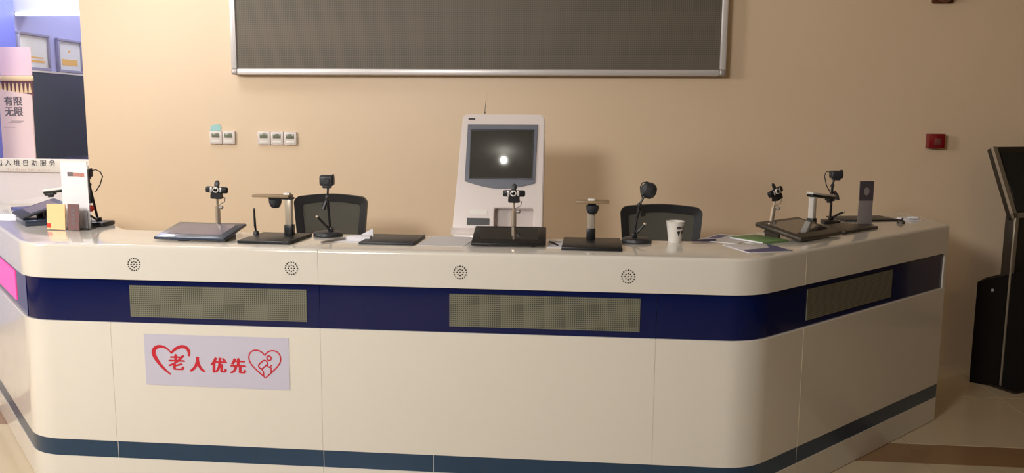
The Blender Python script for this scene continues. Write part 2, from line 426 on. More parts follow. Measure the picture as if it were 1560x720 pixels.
b.stroke([(.216, -.004), (.228, -.015), (.240, -.006)], .0058, 0, .0003, SM(0, 0)); b.stroke([(.228, -.015), (.237, -.017), (.236, -.038)], .0058, 0, .0003, SM(0, 0)); b.stroke([(.194, -.021), (.203, -.036), (.204, -.052)], .0058, 0, .0003, SM(0, 0))
obj('heart_emblem', b, redi_m, st, world=False)

# ------------------------------------------------------------------ things on the walls
WY = 2.37
ld = thing('led_screen', 'large dark LED screen with aluminium frame mounted on the beige wall', 'screen', (-.79, WY, 1.87))
x0, x1, zb, zt, dp = -2.386, .801, 1.911, 2.95, .092
p = obj('display_panel', MB().box(((x0 + x1) / 2, WY - dp / 2 + .006, (zb + zt) / 2), (x1 - x0, dp - .014, zt - zb)), big_led_m, ld); uv_planar(p, lambda c: c.x, lambda c: c.z)
fw = .039
obj('frame_bar', MB().box(((x0 + x1) / 2, WY - dp / 2, zb - fw / 2), (x1 - x0, dp, fw), bev=.006), alu_m, ld)
obj('frame_bar', MB().box(((x0 + x1) / 2, WY - dp / 2, zt + fw / 2), (x1 - x0, dp, fw), bev=.006), alu_m, ld)
for sx, xx in ((-1, x0), (1, x1)):
    obj('frame_bar', MB().box((xx + sx * fw / 2, WY - dp / 2, (zb + zt) / 2), (fw, dp, zt - zb), bev=.006), alu_m, ld)
    for zz in (zb - fw / 2, zt + fw / 2): obj('corner_cap', MB().box((xx + sx * fw / 2, WY - dp / 2, zz), (fw + .002, dp + .002, fw + .002), bev=.008), alu2_m, ld, label='grey corner cap')

def thermostat(x, z, label, first=[None]):
    if first[0] is None:
        t = thing('thermostat', label, 'thermostat', (x, WY, z), group='thermostats on the beige wall')
        obj('body', MB().box((0, -.01, 0), (.089, .02, .089), bev=.005), thermo_m, t, world=False)
        obj('lcd', MB().box((0, -.0205, .015), (.056, .003, .031), bev=.001), lcd_m, t, world=False)
        obj('keypad', MB().box((0, -.0203, -.026), (.06, .002, .016), bev=.001), whitep_m, t, world=False)
        first[0] = t; return t
    t = first[0].copy(); COL.objects.link(t); t.location = (x, WY, z); t['label'] = label
    for ch in list(first[0].children):
        c = ch.copy(); COL.objects.link(c); c.parent = t
    return t
thermostat(-2.585, 1.447, 'small white thermostat under the teal film, leftmost of the wall controls')
thermostat(-2.493, 1.447, 'small white thermostat, right one of the pair beside the teal film')
thermostat(-2.243, 1.447, 'small white thermostat, left one of the row of three')
thermostat(-2.15, 1.446, 'small white thermostat, middle one of the row of three')
thermostat(-2.057, 1.445, 'small white thermostat, right end of the row of three')
b = MB(); b.prism([(-.042, 0), (.03, 0), (.034, .03), (.02, .046), (-.014, .043), (-.038, .03)], 0, .006, T(-2.585, WY, 1.4925) @ RX(PI / 2)); b.prism([(-.042, 0), (.03, -.001), (.02, .008), (-.03, .014)], .006, .016, T(-2.585, WY, 1.4925) @ RX(PI / 2))
tag(obj('plastic_film', b, teal_m), 'scrap of teal film stuck above the leftmost thermostat', 'film')

t = thing('fire_alarm', 'small red fire alarm box on the recessed wall at right', 'alarm', (2.176, 2.37, 1.471))
obj('housing', MB().box((0, -.03, 0), (.098, .06, .092), bev=.004), red_m, t, world=False)
obj('push_plate', MB().box((.004, -.0605, -.003), (.042, .006, .042), bev=.002), mat('alarm_plate', (120, 66, 66), .3), t, world=False)
t = thing('wall_sensor', 'small bronze domed fixture on the wall at the top right edge', 'sensor', (2.163, 2.37, 2.39))
obj('dome', MB().ball((0, -.05, 0), .062, sc=(1, .9, 1)), bronze_m, t, world=False)
obj('mount', MB().box((0, -.012, 0), (.13, .024, .13), bev=.01), bronze_m, t, world=False)

# ------------------------------------------------------------------ white self-service kiosk
k = thing('self_service_kiosk', 'white self-service terminal with grey bezel and black tilted screen behind the counter', 'kiosk', (-.49, 1.2, 0))
KM = T(0, 0, 1.0) @ RX(PI / 2 - math.atan(.3))       # local XY = panel plane, +Z towards the viewer
top = [(.2315, 0.0)] + [(q[0], q[1]) for q in [(.2285 - .03 + .03 * math.cos(a), .643 - .03 + .03 * math.sin(a)) for a in [i * PI / 12 for i in range(7)]]] + [(-.227 + .03 - .03 * math.cos(a), .643 - .03 + .03 * math.sin(a)) for a in [PI / 2 - i * PI / 12 for i in range(7)]] + [(-.257, 0.0)]
body = MB(); body.prism(top, -.11, 0, KM)
bo = obj('body', body, kw_m, k, world=False)
cut = MB(); cut.box((.075, .066, 0), (.214, .104, .12)); 
for v in cut.bm.verts: v.co = KM @ v.co
co = obj('cutter', cut, kw_m, k, world=False)
md = bo.modifiers.new('niche', 'BOOLEAN'); md.operation = 'DIFFERENCE'; md.solver = 'EXACT'; md.object = co
bpy.context.view_layer.update()
me = bpy.data.meshes.new_from_object(bo.evaluated_get(bpy.context.evaluated_depsgraph_get()))
bo.modifiers.clear(); bo.data = me; bpy.data.objects.remove(co)
bm_ = bmesh.new(); bm_.from_mesh(me); bmesh.ops.bevel(bm_, geom=[e for e in bm_.edges if len(e.link_faces) == 2 and e.calc_face_angle(0) > .6], offset=.004, segments=2, affect='EDGES', clamp_overlap=True); fin(bm_); bm_.to_mesh(me); bm_.free()
b = MB(); b.box((.075, .066, -.0575), (.21, .1, .004)); 
for v in b.bm.verts: v.co = KM @ v.co
obj('niche_back', b, kn_m, k, world=False)
pol = [(-.195, .582), (-.2, .262)] + [(-.2 + .385 * i / 12, .262 - .006 * (i / 12) - .036 * math.sin(PI * i / 12)) for i in range(1, 12)] + [(.185, .256), (.191, .584)]
b = MB(); b.prism(pol, -.002, .007, KM); obj('bezel', b, kg_m, k, world=False)
b = MB(); b.prism([(-.173, .279), (.169, .283), (.167, .548), (-.174, .546)], .0, .008, KM); obj('screen', b, blkgl_m, k, world=False)
b = MB()
for (x, y, w_, h_) in ((-.002, .551, .352, .006), (-.002, .277, .352, .004), (-.1745, .414, .004, .272), (.1685, .416, .004, .272)):
    q = MB(); b.prism([(x - w_ / 2, y - h_ / 2), (x + w_ / 2, y - h_ / 2), (x + w_ / 2, y + h_ / 2), (x - w_ / 2, y + h_ / 2)], 0, .011, KM)
obj('screen_gasket', b, blk2_m, k, world=False)
def kbox(name, x0, x1, y0, y1, d, m, **kw):
    b = MB(); b.prism([(x0, y0), (x1, y0), (x1, y1), (x0, y1)], -.001, d, KM); return obj(name, b, m, k, world=False, **kw)
kbox('indicator', -.194, -.157, .611, .619, .002, blk_m)
kbox('card_slot', -.178, -.057, .02, .058, .006, blk_m)
kbox('label_plate', -.165, -.07, .077, .105, .002, whitep_m)
b = MB(); b.prism([(-.26, 0), (.235, 0), (.235, -.03), (-.26, -.03)], -.13, .03, T(0, 0, 1.0) @ RX(PI / 2)); b.box((-.012, .08, .49), (.47, .3, .98), bev=.02); obj('pedestal', b, kw_m, k, world=False)
b = MB(); b.tube([(-.108, .22, 1.6), (-.108, .225, 1.64), (-.105, .235, 1.68), (-.104, .245, 1.733)], [.003, .0016, .0014, .001], 6); b.ball((-.108, .222, 1.625), .004, 8, 6); obj('aerial', b, brn_m, k, world=False)

# ------------------------------------------------------------------ office chairs
def chair(x, y, zt, wd, rz, label):
    t = thing('office_chair', label, 'chair', (x, y, 0), rz, 'chairs behind the counter')
    z0 = .66; hh = zt - z0
    def shape(w_, top_, bot_, r, n=6):
        out = []
        for (sx, a0) in ((1, 0), (-1, PI / 2)):
            for i in range(n + 1):
                a = a0 + i * PI / 2 / n; out.append((sx * 0 + (w_ / 2 - r) * (1 if sx > 0 else -1) + r * math.cos(a), top_ - r + r * math.sin(a)))
        # crown: raise the middle of the top edge
        mid = [((w_ / 2 - r) * (1 - 2 * i / 8), top_ + .012 * math.sin(PI * i / 8)) for i in range(1, 8)]
        out = out[:n + 1] + mid + out[n + 1:]
        for (sx, a0) in ((-1, PI), (1, 1.5 * PI)):
            for i in range(n + 1):
                a = a0 + i * PI / 2 / n; out.append(((w_ / 2 - .03 - r) * sx + r * math.cos(a), bot_ + r + r * math.sin(a)))
        return out
    o_ = shape(wd, zt - .011, z0, .04); i_ = shape(wd - .085, zt - .055, z0 + .045, .02)
    def bow(px, pz): return .03 * (px / (wd / 2)) ** 2 * -1 + .02 * ((pz - z0) / hh) ** 2
    b = MB(); n = len(o_); V = []
    for (q, off) in ((o_, -.018), (i_, -.010), (i_, .010), (o_, .018)): V.append([b.bm.verts.new((px, bow(px, pz) + off, pz)) for px, pz in q])
    for a_ in range(4):
        A, B = V[a_], V[(a_ + 1) % 4]
        for i in range(n): b.bm.faces.new((A[i], A[(i + 1) % n], B[(i + 1) % n], B[i]))
    bmesh.ops.bevel(b.bm, geom=[e for e in b.bm.edges if len(e.link_faces) == 2 and e.calc_face_angle(0) > 1.0], offset=.006, segments=2, affect='EDGES')
    obj('back_frame', b, chf_m, t, world=False)
    b = MB(); xs = [i / 12 for i in range(13)]
    zs0, zs1 = z0 + .04, zt - .037; G = []
    for side in (-.003, .003):
        G.append([[b.bm.verts.new((w2, bow(w2, zz) + side, zz)) for w2 in [(-(wd - .078) / 2 + (wd - .078) * u) for u in xs]] for zz in [zs0 + (zs1 - zs0) * v / 8 for v in range(9)]])
    for g in G:
        for r in range(8):
            for c in range(12): b.bm.faces.new((g[r][c], g[r][c + 1], g[r + 1][c + 1], g[r + 1][c]))
    obj('mesh_panel', b, mesh_m, t, world=False)
    obj('lumbar_bar', MB().box((0, -.004, .84), (wd - .07, .012, .03), bev=.004), chf_m, t, world=False)
    b = MB(); b.prism(rrect(.46, .44, .07), -.035, .035, T(0, -.26, .47)); bmesh.ops.bevel(b.bm, geom=[e for e in b.bm.edges if e.calc_face_angle(0) > 1], offset=.015, segments=2, affect='EDGES'); obj('seat', b, mesh_m, t, world=False)
    obj('back_support', MB().tube([(0, .012, .72), (0, .04, .56), (0, .0, .43), (0, -.2, .42)], .02, 10), chf_m, t, world=False)
    obj('gas_lift', MB().tube([(0, -.24, .44), (0, -.24, .09)], .025, 12), blk_m, t, world=False)
    for q in range(5):
        a = q * 2 * PI / 5 + .3; c, s_ = math.cos(a), math.sin(a)
        l = obj('base_leg', MB().tube([(0, -.24, .1), (.26 * c, -.24 + .26 * s_, .07)], [.025, .015], 8), blk_m, t, world=False)
        obj('caster', MB().lathe([(.026, -.015), (.028, 0), (.026, .015)], 12, (.26 * c, -.24 + .26 * s_, .028), m=RX(PI / 2) @ RZ(0)), blk_m, l, world=False)
    return t
chair(-1.495, 1.45, 1.152, .425, .02, 'black mesh-back office chair on the left, behind the round-based camera stand')
chair(.392, 1.45, 1.124, .452, -.02, 'black mesh-back office chair on the right, behind the paper cup')

# ------------------------------------------------------------------ devices on the counter
CT = ZT
def tablet(label, loc, rz, w_, d_, back, mats, thick=.014, lift=.004, dx=0, bez_=.035):
    t = thing('signature_tablet', label, 'tablet', (loc[0], loc[1], CT), rz, 'signature tablets on the counter')
    tilt = math.atan2(back - .012, d_); M_ = T(dx, 0, lift) @ RX(tilt)
    L = d_ / math.cos(tilt)
    b = MB(); b.M = M_; b.box((0, L / 2, thick / 2), (w_, L, thick), bev=.006); obj('housing', b, mats[0], t, world=False)
    b = MB(); b.M = M_; b.box((0, L / 2 + .008, thick + .0002), (w_ - 2 * bez_, L - 2 * bez_ - .01, .0016), bev=.0005, seg=1); obj('screen', b, mats[1], t, world=False)
    zb_ = lift + (L - .03) * math.sin(tilt); yb_ = (L - .03) * math.cos(tilt)
    for sx in (-1, 1):
        b = MB(); b.prism([(yb_ - .07, 0), (yb_ + .0, 0), (yb_, zb_ + .002), (yb_ - .07, zb_ - .07 * math.tan(tilt) + .002)], -.008, .008, T(dx + sx * (w_ / 2 - .05), 0, 0) @ RZ(PI / 2) @ RX(PI / 2))
        obj('stand_leg', b, mats[0], t, world=False)
    return t
tablet('blue-black tilted signature tablet with a lilac reflection painted on its screen, in front of the leftmost webcam', (-1.715, .13), math.radians(-3), .326, .22, .052, (navyp_m, scr_m))
tablet('black tilted signature tablet in front of the white terminal', (-.340, .165), math.radians(3), .315, .235, .055, (blk_m, scrd_m))
tablet('dark brown tilted signature tablet on the right wing behind the green booklet', (1.045, .60), AR, .36, .235, .06, (brn_m, scrd_m), thick=.02)

def webcam(label, loc, rz, hz, head_rot=(0, 0, 0), lean=(0, 0), foldup=.0):
    """camera on a short silver mast; local -Y is the lens side; hz = height of the lens above the counter"""
    t = thing('webcam', label, 'webcam', (loc[0], loc[1], CT), 0, 'webcams on silver masts')
    zt_ = hz - .04
    obj('base', MB().lathe([(.026, 0), (.026, .006), (.02, .01), (.008, .012)], 20), blk_m, t, world=False)
    obj('mast', MB().tube([(0, 0, .008), (lean[0] * .6, lean[1] * .6, zt_ * .6), (lean[0] * .75, lean[1] * .75, zt_ * .78)], .0115, 14).tube([(lean[0] * .75, lean[1] * .75, zt_ * .77), (lean[0], lean[1], zt_)], .0055, 10), silver_m, t, world=False)
    obj('knob', MB().tube([(lean[0] * .7, lean[1] * .7, zt_ * .74), (lean[0] * .7 + .02, lean[1] * .7 - .006, zt_ * .75)], .004, 8).ball((lean[0] * .7 + .022, lean[1] * .7 - .006, zt_ * .75), .0085, 10, 8), alu2_m, t, world=False)
    HM = T(lean[0], lean[1], hz) @ Euler((head_rot[0], head_rot[1], rz), 'XYZ').to_matrix().to_4x4()
    b = MB(); b.M = HM; b.box((0, 0, 0), (.1, .024, .029), bev=.008, seg=3); hd = obj('camera_body', b, blk_m, t, world=False)
    b = MB(); b.M = HM; b.lathe([(.0135, 0), (.0135, .006), (.009, .0065)], 20, (-.002, -.011, .001), m=RX(PI / 2)); obj('lens_ring', b, whitep_m, t, world=False)
    b = MB(); b.M = HM; b.lathe([(.0088, 0), (.0088, .0075), (.004, .009)], 16, (-.002, -.011, .001), m=RX(PI / 2)); obj('lens', b, blkgl_m, t, world=False)
    for sx in (-1, 1):
        b = MB(); b.M = HM; b.box((-.002 + sx * .0215, -.0122, .001), (.009, .003, .022), bev=.001); obj('silver_bar', b, alu_m, t, world=False)
    b = MB(); b.M = HM; b.prism(rrect(.05, .028, .006, 3, 0, -.027), -.012, .014, RX(PI / 2)); b.box((.004, .008, -.036), (.045, .03, .008), bev=.003); obj('clip', b, blk_m, t, world=False)
    b = MB(); b.M = HM; b.ball((0, -.002, .026), .0125, 14, 10, (1, .35, 1.5), (-.2, .12, 0)); obj('lens_cover', b, blk2_m, t, world=False)
    b = MB(); b.tube([(lean[0] + .034, lean[1] + .006, hz - .035), (lean[0] + .03, lean[1] + .012, hz - .055), (lean[0] + .006, lean[1] + .014, hz - .068), (lean[0] - .004, lean[1] + .012, hz - .09), (lean[0] - .012, lean[1] + .012, zt_ * .45), (-.012, .014, .03), (-.01, .016, .004)], .0022, 6); obj('cable', b, alu2_m, t, world=False)
    return t
webcam('black webcam on a silver mast behind the blue-black tablet', (-1.712, .42), .12, .199, (0, .06, 0))
webcam('black webcam on a silver mast in front of the white terminal', (-.342, .432), 0, .203)
webcam('black webcam seen from the side on a silver mast, right wing', (.862, .835), AR - .05, .195, (-.2, -.3, 0), (.018, .0))

def doc_camera(label, loc, rz, base, post, arm, kind):
    """document camera: base pad (w,d centred at base), post at the origin; arm along local +X rotated by arm angle"""
    t = thing('document_camera', label, 'document camera', (loc[0], loc[1], CT), rz, 'document cameras on the counter')
    bx, by, bw, bd = base
    obj('base_pad', MB().box((bx, by, .007), (bw, bd, .014), bev=.003), blk_m if kind != 3 else brn_m, t, world=False)
    hp = post
    obj('sleeve', MB().box((0, 0, .035), (.04, .036, .05), bev=.005), blk_m, t, world=False)
    obj('post', MB().box((0, 0, .056 + (hp - .056) / 2), (.031, .028, hp - .056), bev=.004), sil2_m if kind != 3 else whitep_m, t, world=False)
    a = arm[0]; L = arm[1]; AM = T(0, 0, hp) @ RZ(a) @ RY(.12 if kind == 3 else 0)
    if kind == 3:
        b = MB(); b.M = AM; b.box((L / 2 - .012, 0, .004), (L + .04, .034, .018), bev=.005); b.box((L - .02, 0, -.008), (.05, .03, .012), bev=.004); obj('arm', b, blk_m, t, world=False)
        b = MB(); b.M = AM; b.box((L / 2 - .012, 0, .013), (L + .042, .0352, .011), bev=.003); obj('arm_cover', b, whitep_m, t, world=False, label='white cover')
        b = MB(); b.M = AM; b.lathe([(.013, -.024), (.016, -.008)], 14, (L - .02, 0, 0)); obj('lens_head', b, blk2_m, t, world=False)
        obj('switch', MB().box((-.028, -.02, .03), (.014, .02, .03), (0, 0, 0), .003), silver_m, t, world=False)
    else:
        px, py, pw, pd = arm[2]
        obj('arm', MB().box((px * .45, py * .45, hp + .004), (max(.034, abs(px) * 1.1 + .03), max(.034, abs(py) * 1.1 + .03), .01), bev=.003), blk2_m, t, world=False)
        obj('tan_plate', MB().box((px, py, hp + .014), (pw, pd, .011), (0, 0, 0), .002), tan_m, t, world=False)
        hx, hy = arm[3]
        obj('lens_head', MB().lathe([(.014, -.038), (.022, -.03), (.028, -.012), (.028, .0)], 16, (hx, hy, hp - .001)), blk2_m, t, world=False)
        obj('cap', MB().box((arm[4][0], arm[4][1], hp + .022), (.03, .026, .012), bev=.004), whitep_m, t, world=False, label='white cap')
    return t
d1 = doc_camera('document camera with tan plate and standing stylus, left of the left chair', (-1.335, .315), math.radians(-2), (-.034, -.075, .232, .27), .172, (PI, .1, (-.072, -.005, .168, .06), (-.058, -.012), (-.006, 0)), 1)
b = MB(); b.lathe([(.013, 0), (.012, .012), (.007, .018)], 14, (-.148 - .0, -.02, .013)); obj('pen_socket', b, blk2_m, d1, world=False)
obj('stylus', MB().tube([(-.148, -.02, .02), (-.152, -.02, .05), (-.154, -.02, .12), (-.154, -.02, .132)], [.003, .0058, .0046, .002], 8), blk_m, d1, world=False)
doc_camera('document camera with tan plate standing between the white terminal and right chair', (.003, .385), 0, (.005, -.12, .25, .3), .168, (-PI / 2, .1, (.005, -.055, .142, .075), (.004, -.07), (.0, -.06)), 2)
doc_camera('document camera with a white-topped arm on the right wing beside the dark tablet', (1.085, .945), AR, (.147, -.09, .33, .19), .168, (0, .185), 3)

def stand(label, loc, rz, pts, head, loop=None, lever=None, hang=None, base=True, mir=1, square=None):
    """articulated camera stand with a weighted base"""
    t = thing('camera_stand', label, 'camera stand', (loc[0], loc[1], CT), rz, 'articulated camera stands')
    if square: obj('base', MB().box((square[0], square[1], .011), (square[2], square[3], .022), bev=.006), blk_m, t, world=False)
    else: obj('base', MB().lathe([(.064, 0), (.067, .006), (.065, .017), (.055, .021), (.02, .022)], 32), blk2_m, t, world=False)
    p0 = pts[0]
    obj('hinge', MB().box((p0[0] + .004, p0[1], .03), (.022, .026, .022), bev=.005), blk_m, t, world=False)
    obj('lower_rod', MB().tube([p0, pts[1]], .0062, 10), blk_m, t, world=False)
    obj('joint', MB().ball(pts[1], .0105, 12, 8), blk2_m, t, world=False)
    obj('upper_rod', MB().tube(pts[1:], .0048, 10), blk_m, t, world=False)
    hp, hr, hs, hk = head
    b = MB()
    if hk == 'block':
        b.M = T(*hp) @ Euler(hr).to_matrix().to_4x4(); b.box((0, 0, 0), hs, bev=.01, seg=3); b.box((0, 0, -hs[2] * .55), (hs[0] * .6, hs[1] * .7, .016), bev=.004); b.lathe([(.014, 0), (.014, .006)], 14, (0, -hs[1] / 2, 0), m=RX(PI / 2)); b.box((hs[0] * .42, 0, hs[2] * .45), (.01, .02, .012), bev=.003)
    else:
        b.M = T(*hp) @ Euler(hr).to_matrix().to_4x4(); b.lathe([(.012, -.036), (.03, -.024), (.036, -.004), (.035, .012), (.024, .026), (.008, .032)], 20)
    obj('camera_head', b, blk2_m, t, world=False)
    if loop: obj('cable', MB().tube(loop, .0027, 6), blk_m, t, world=False)
    if lever:
        obj('lever', MB().tube(lever, .0058, 8), blk_m, t, world=False); obj('lever_tip', MB().ball(lever[-1], .0075, 10, 8), silver_m, t, world=False, label='silver tip')
    if hang: obj('clamp', MB().tube(hang, [.008, .0105, .0105], 8), blk_m, t, world=False)
    return t
stand('camera stand with block head on a round base in front of the left chair', (-1.182, .388), 0, [(.01, 0, .025), (.0, 0, .176), (.004, 0, .225)], ((.0, 0, .252), (0, 0, .1), (.064, .045, .048), 'block'),
      lever=[(.012, -.01, .03), (-.018, -.015, .062), (-.043, -.02, .09)], hang=[(-.002, .012, .17), (-.014, .006, .145), (-.02, 0, .122)])
stand('camera stand with round head and looped cable in front of the right chair', (.203, .388), 0, [(-.014, 0, .025), (.008, 0, .165), (.026, 0, .2)], ((.048, -.005, .229), (0, 1.9, .2), None, 'round'),
      loop=[(.06, 0, .255), (.038, 0, .266), (.018, 0, .262), (.01, 0, .245), (.012, 0, .22), (.02, 0, .196)], lever=[(-.012, .01, .03), (.015, .012, .058), (.034, .014, .08)], hang=[(.012, .012, .16), (.022, .01, .135), (.027, .008, .115)])
stand('camera stand with block head and looped cable on the right wing', (1.25, 1.22), 0, [(-.002, 0, .025), (.0, 0, .2), (.008, 0, .235)], ((.016, 0, .258), (0, 0, .15), (.064, .045, .04), 'block'),
      loop=[(-.012, 0, .27), (-.035, 0, .272), (-.043, 0, .25), (-.03, 0, .2), (-.006, 0, .16)], lever=[(0, -.008, .03), (.03, -.012, .05), (.062, -.015, .066)], hang=[(.012, .01, .17), (.026, .005, .148), (.03, 0, .125)], square=(.0, 0, .085, .08))
ls = stand('camera stand with looped cable at the left end behind the white leaflet', (-2.41, .585), 0, [(.014, 0, .025), (-.02, 0, .2), (-.022, 0, .235)], ((-.03, .0, .255), (0, 0, 0), (.05, .04, .04), 'block'),
      loop=[(-.012, 0, .266), (.018, 0, .272), (.04, 0, .262), (.05, 0, .24), (.035, 0, .2), (.01, 0, .165)], lever=[(.012, -.008, .03), (-.02, -.012, .05), (-.045, -.015, .066)], hang=[(-.02, .005, .165), (-.02, 0, .14), (-.02, 0, .11)], square=(.02, 0, .1, .11))

obj('red_knob', MB().ball((-.012, -.012, .085), .016, 14, 10), redp_m, ls, world=False, label='red knob')
# left end: tablet, document camera, papers, leaflets
t = tablet('grey tilted signature tablet standing on a blue-black box at the far left end', (-2.807, .586), -AL, .30, .20, .075, (blk2_m, scr2_m), thick=.012, lift=.03, dx=-.05)
obj('base_box', MB().box((0, .09, .014), (.28, .17, .028), bev=.004), navyp_m, t, world=False)
doc_camera('document camera with a dark arm at the left end behind the leaflet holder', (-2.515, .63), 0, (0, .0, .09, .12), .172, (PI, .17), 3)

t = thing('leaflet_holder', 'clear leaflet holder at the left end with the tall white leaflet', 'holder', (-2.425, .455, CT), -.12)
obj('foot', MB().box((0, 0, .002), (.17, .07, .004), bev=.001), acr_m, t, world=False)
obj('back_sheet', MB().box((0, .012, .15), (.145, .003, .296)), acr_m, t, world=False)
obj('front_sheet', MB().box((0, -.012, .05), (.145, .003, .094)), acr_m, t, world=False)
t = thing('tall_leaflet', 'tall white leaflet with a reddish line of print in the holder', 'leaflet', (-2.425, .4605, CT + .004), -.12)
obj('sheet', MB().box((0, 0, .157), (.142, .004, .314)), paper_m, t, world=False)
b = MB(); b.box((-.02, -.0022, .254), (.03, .001, .02)); obj('printed_heading', b, ink_m, t, world=False)
b = MB(); b.box((.012, -.0022, .253), (.032, .001, .018)); b.box((.043, -.0022, .251), (.026, .001, .018)); obj('printed_heading', b, mat('red_brown_print', (190, 130, 120), .6), t, world=False)
t = thing('orange_leaflet', 'small orange leaflet leaning in front of the tall white leaflet', 'leaflet', (-2.485, .395, CT), -.12)
obj('sheet', MB().box((0, 0, .063), (.098, .005, .118), (-.06, 0, 0)), orange_m, t, world=False)
obj('red_corner', MB().box((-.038, -.0042, .022), (.02, .005, .02), (-.06, 0, 0)), redp_m, t, world=False, label='red printed corner')
t = thing('brown_leaflet', 'small dark brown leaflet beside the orange one in front of the holder', 'leaflet', (-2.396, .39, CT), -.12)
obj('sheet', MB().box((0, 0, .064), (.06, .005, .12), (-.05, 0, 0)), brownl_m, t, world=False)
b = MB()
for i in range(4): b.box((.0, -.0026 + (.035 + .02 * i - .064) * .05, .035 + .02 * i), (.02, .002, .012), (-.05, 0, 0))
obj('printed_title', b, ink_m, t, world=False)
b = MB(); b.prism([(-.11, -.13), (.12, -.1), (.1, .13), (-.12, .1)], 0, .0012, T(-3.02, .82, CT)); b.prism([(-.1, -.12), (.1, -.1), (.11, .1), (-.08, .12)], .0012, .0024, T(-3.13, .86, CT) @ RZ(.4)); tag(obj('paper_sheets', b, paper_m), 'loose white paper sheets behind the far left tablet', 'paper')
b = MB(); b.box((0, 0, .006), (.21, .29, .012), bev=.002); o = tag(obj('blue_folder', b, bluep_m, world=False), 'blue folder lying behind the far left tablet', 'folder'); o.location = (-3.12, 1.17, CT); o.rotation_euler = (0, 0, .75)
# papers and small things along the middle
t = thing('folder', 'flat black folder lying on the counter between left chair and white terminal', 'folder', (-.86, .29, CT), .0)
obj('cover', MB().box((0, 0, .005), (.235, .27, .01), bev=.002), blk2_m, t, world=False); obj('spine', MB().box((.112, 0, .009), (.014, .26, .006), bev=.002), blk_m, t, world=False)
b = MB(); b.box((0, 0, .0008), (.2, .285, .0016)); o = tag(obj('paper_sheet', b, pale_m, world=False), 'pale paper sheet lying right of the black folder', 'paper'); o.location = (-.62, .30, CT); o.rotation_euler = (0, 0, -.05)
b = MB(); b.prism([(-.07, -.05), (.09, -.06), (.1, .07), (-.06, .1)], 0, .0015, T(0, 0, 0)); b.prism([(-.01, -.03), (.09, -.02), (.085, .03), (.0, .025)], .0015, .02, T(0, .01, 0)); b.prism([(.0, 0), (.09, 0), (.085, .045)], -.002, .002, T(0, .06, .0015) @ RX(PI / 2)); o = tag(obj('folded_paper', b, paper_m, world=False), 'folded white paper between the round-based camera stand and black folder', 'paper'); o.location = (-1.045, .27, CT)
o = tag(obj('pen', MB().tube([(-.035, -.09, .006), (.02, .02, .006), (.03, .045, .006)], [.004, .006, .005], 8), alu2_m, world=False), 'grey pen in front of the left round-based camera stand', 'pen'); o.location = (-1.105, .24, CT)
t = thing('white_card', 'white card with a dark label between the centre tablet and document camera', 'card', (-.145, .27, CT), 0)
obj('sheet', MB().box((0, 0, .0015), (.07, .2, .003)), paper_m, t, world=False); obj('printed_label', MB().box((.006, .06, .0032), (.03, .03, .0006)), blk2_m, t, world=False)
o = tag(obj('pen', MB().tube([(-.025, .05, .006), (.0, -.01, .006), (.015, -.05, .006)], [.003, .005, .003], 8), blk_m, world=False), 'black pen lying on the white card beside the centre tablet', 'pen'); o.location = (-.15, .25, CT + .003)
t = thing('paper_cup', 'white paper cup with dark printed marks in front of the right chair', 'cup', (.372, .43, CT))
obj('cup_wall', MB().lathe([(.0, .004), (.026, .004), (.0268, 0), (.028, 0), (.039, .088), (.0415, .09), (.0415, .093), (.0385, .093), (.0375, .089), (.026, .012), (.0, .012)], 32), whitep_m, t, world=False)
def cup_pt(ph, z): r = .028 + .011 * z / .088 + .0006; return Vector((r * math.sin(ph), -r * math.cos(ph), z))
b = MB()
def cup_patch(ph0, z0, poly):
    b.bm.faces.new([b.bm.verts.new(cup_pt(ph0 + x, z0 + y)) for x, y in poly])
for ph in (.38, 1.0):
    cup_patch(ph, .066, [(.26 * math.cos(a), .007 * math.sin(a)) for a in [i * PI / 6 for i in range(12)]])
    cup_patch(ph, .044, [(-.3, .010), (-.12, .006), (.0, .011), (.18, .006), (.3, .012), (.18, -.004), (.02, -.018), (-.08, -.006)])
obj('printed_mark', b, mat('cup_ink', (52, 44, 54), .5), t, world=False)
b = MB(); b.box((0, 0, .001), (.19, .26, .002)); o = tag(obj('leaflet', b, pale_m, world=False), 'pale lilac leaflet lying flat right of the paper cup', 'leaflet'); o.location = (.625, .56, CT); o.rotation_euler = (0, 0, -.55)
b = MB(); b.box((-.06, .03, .0022), (.045, .12, .0006)); b.box((.045, .06, .0022), (.04, .04, .0006)); q = obj('printed_panel', b, bluep_m, o, world=False)
o = tag(obj('pen', MB().tube([(-.05, -.02, .006), (.0, 0, .006), (.06, .02, .006)], [.003, .0055, .005], 8), purp_m, world=False), 'dark purple pen right of the paper cup', 'pen'); o.location = (.497, .455, CT)
t = thing('brochure', 'white and dark blue brochure near the right front corner of the counter', 'brochure', (.70, .285, CT), .35)
obj('cover', MB().box((0, 0, .002), (.2, .22, .004), bev=.001), pale_m, t, world=False)
b = MB(); b.prism([(-.1, -.11), (.1, -.11), (.1, .09), (.045, -.02), (-.1, -.05)], .0041, .0048); obj('printed_panel', b, bluep_m, t, world=False)
t = thing('green_booklet', 'green booklet under the front edge of the right wing tablet', 'booklet', (.756, .538, CT), .62)
obj('cover', MB().box((0, 0, .005), (.16, .2, .01), bev=.0015), green_m, t, world=False); obj('pages', MB().box((-.002, 0, .005), (.158, .196, .006)), paper_m, t, world=False)

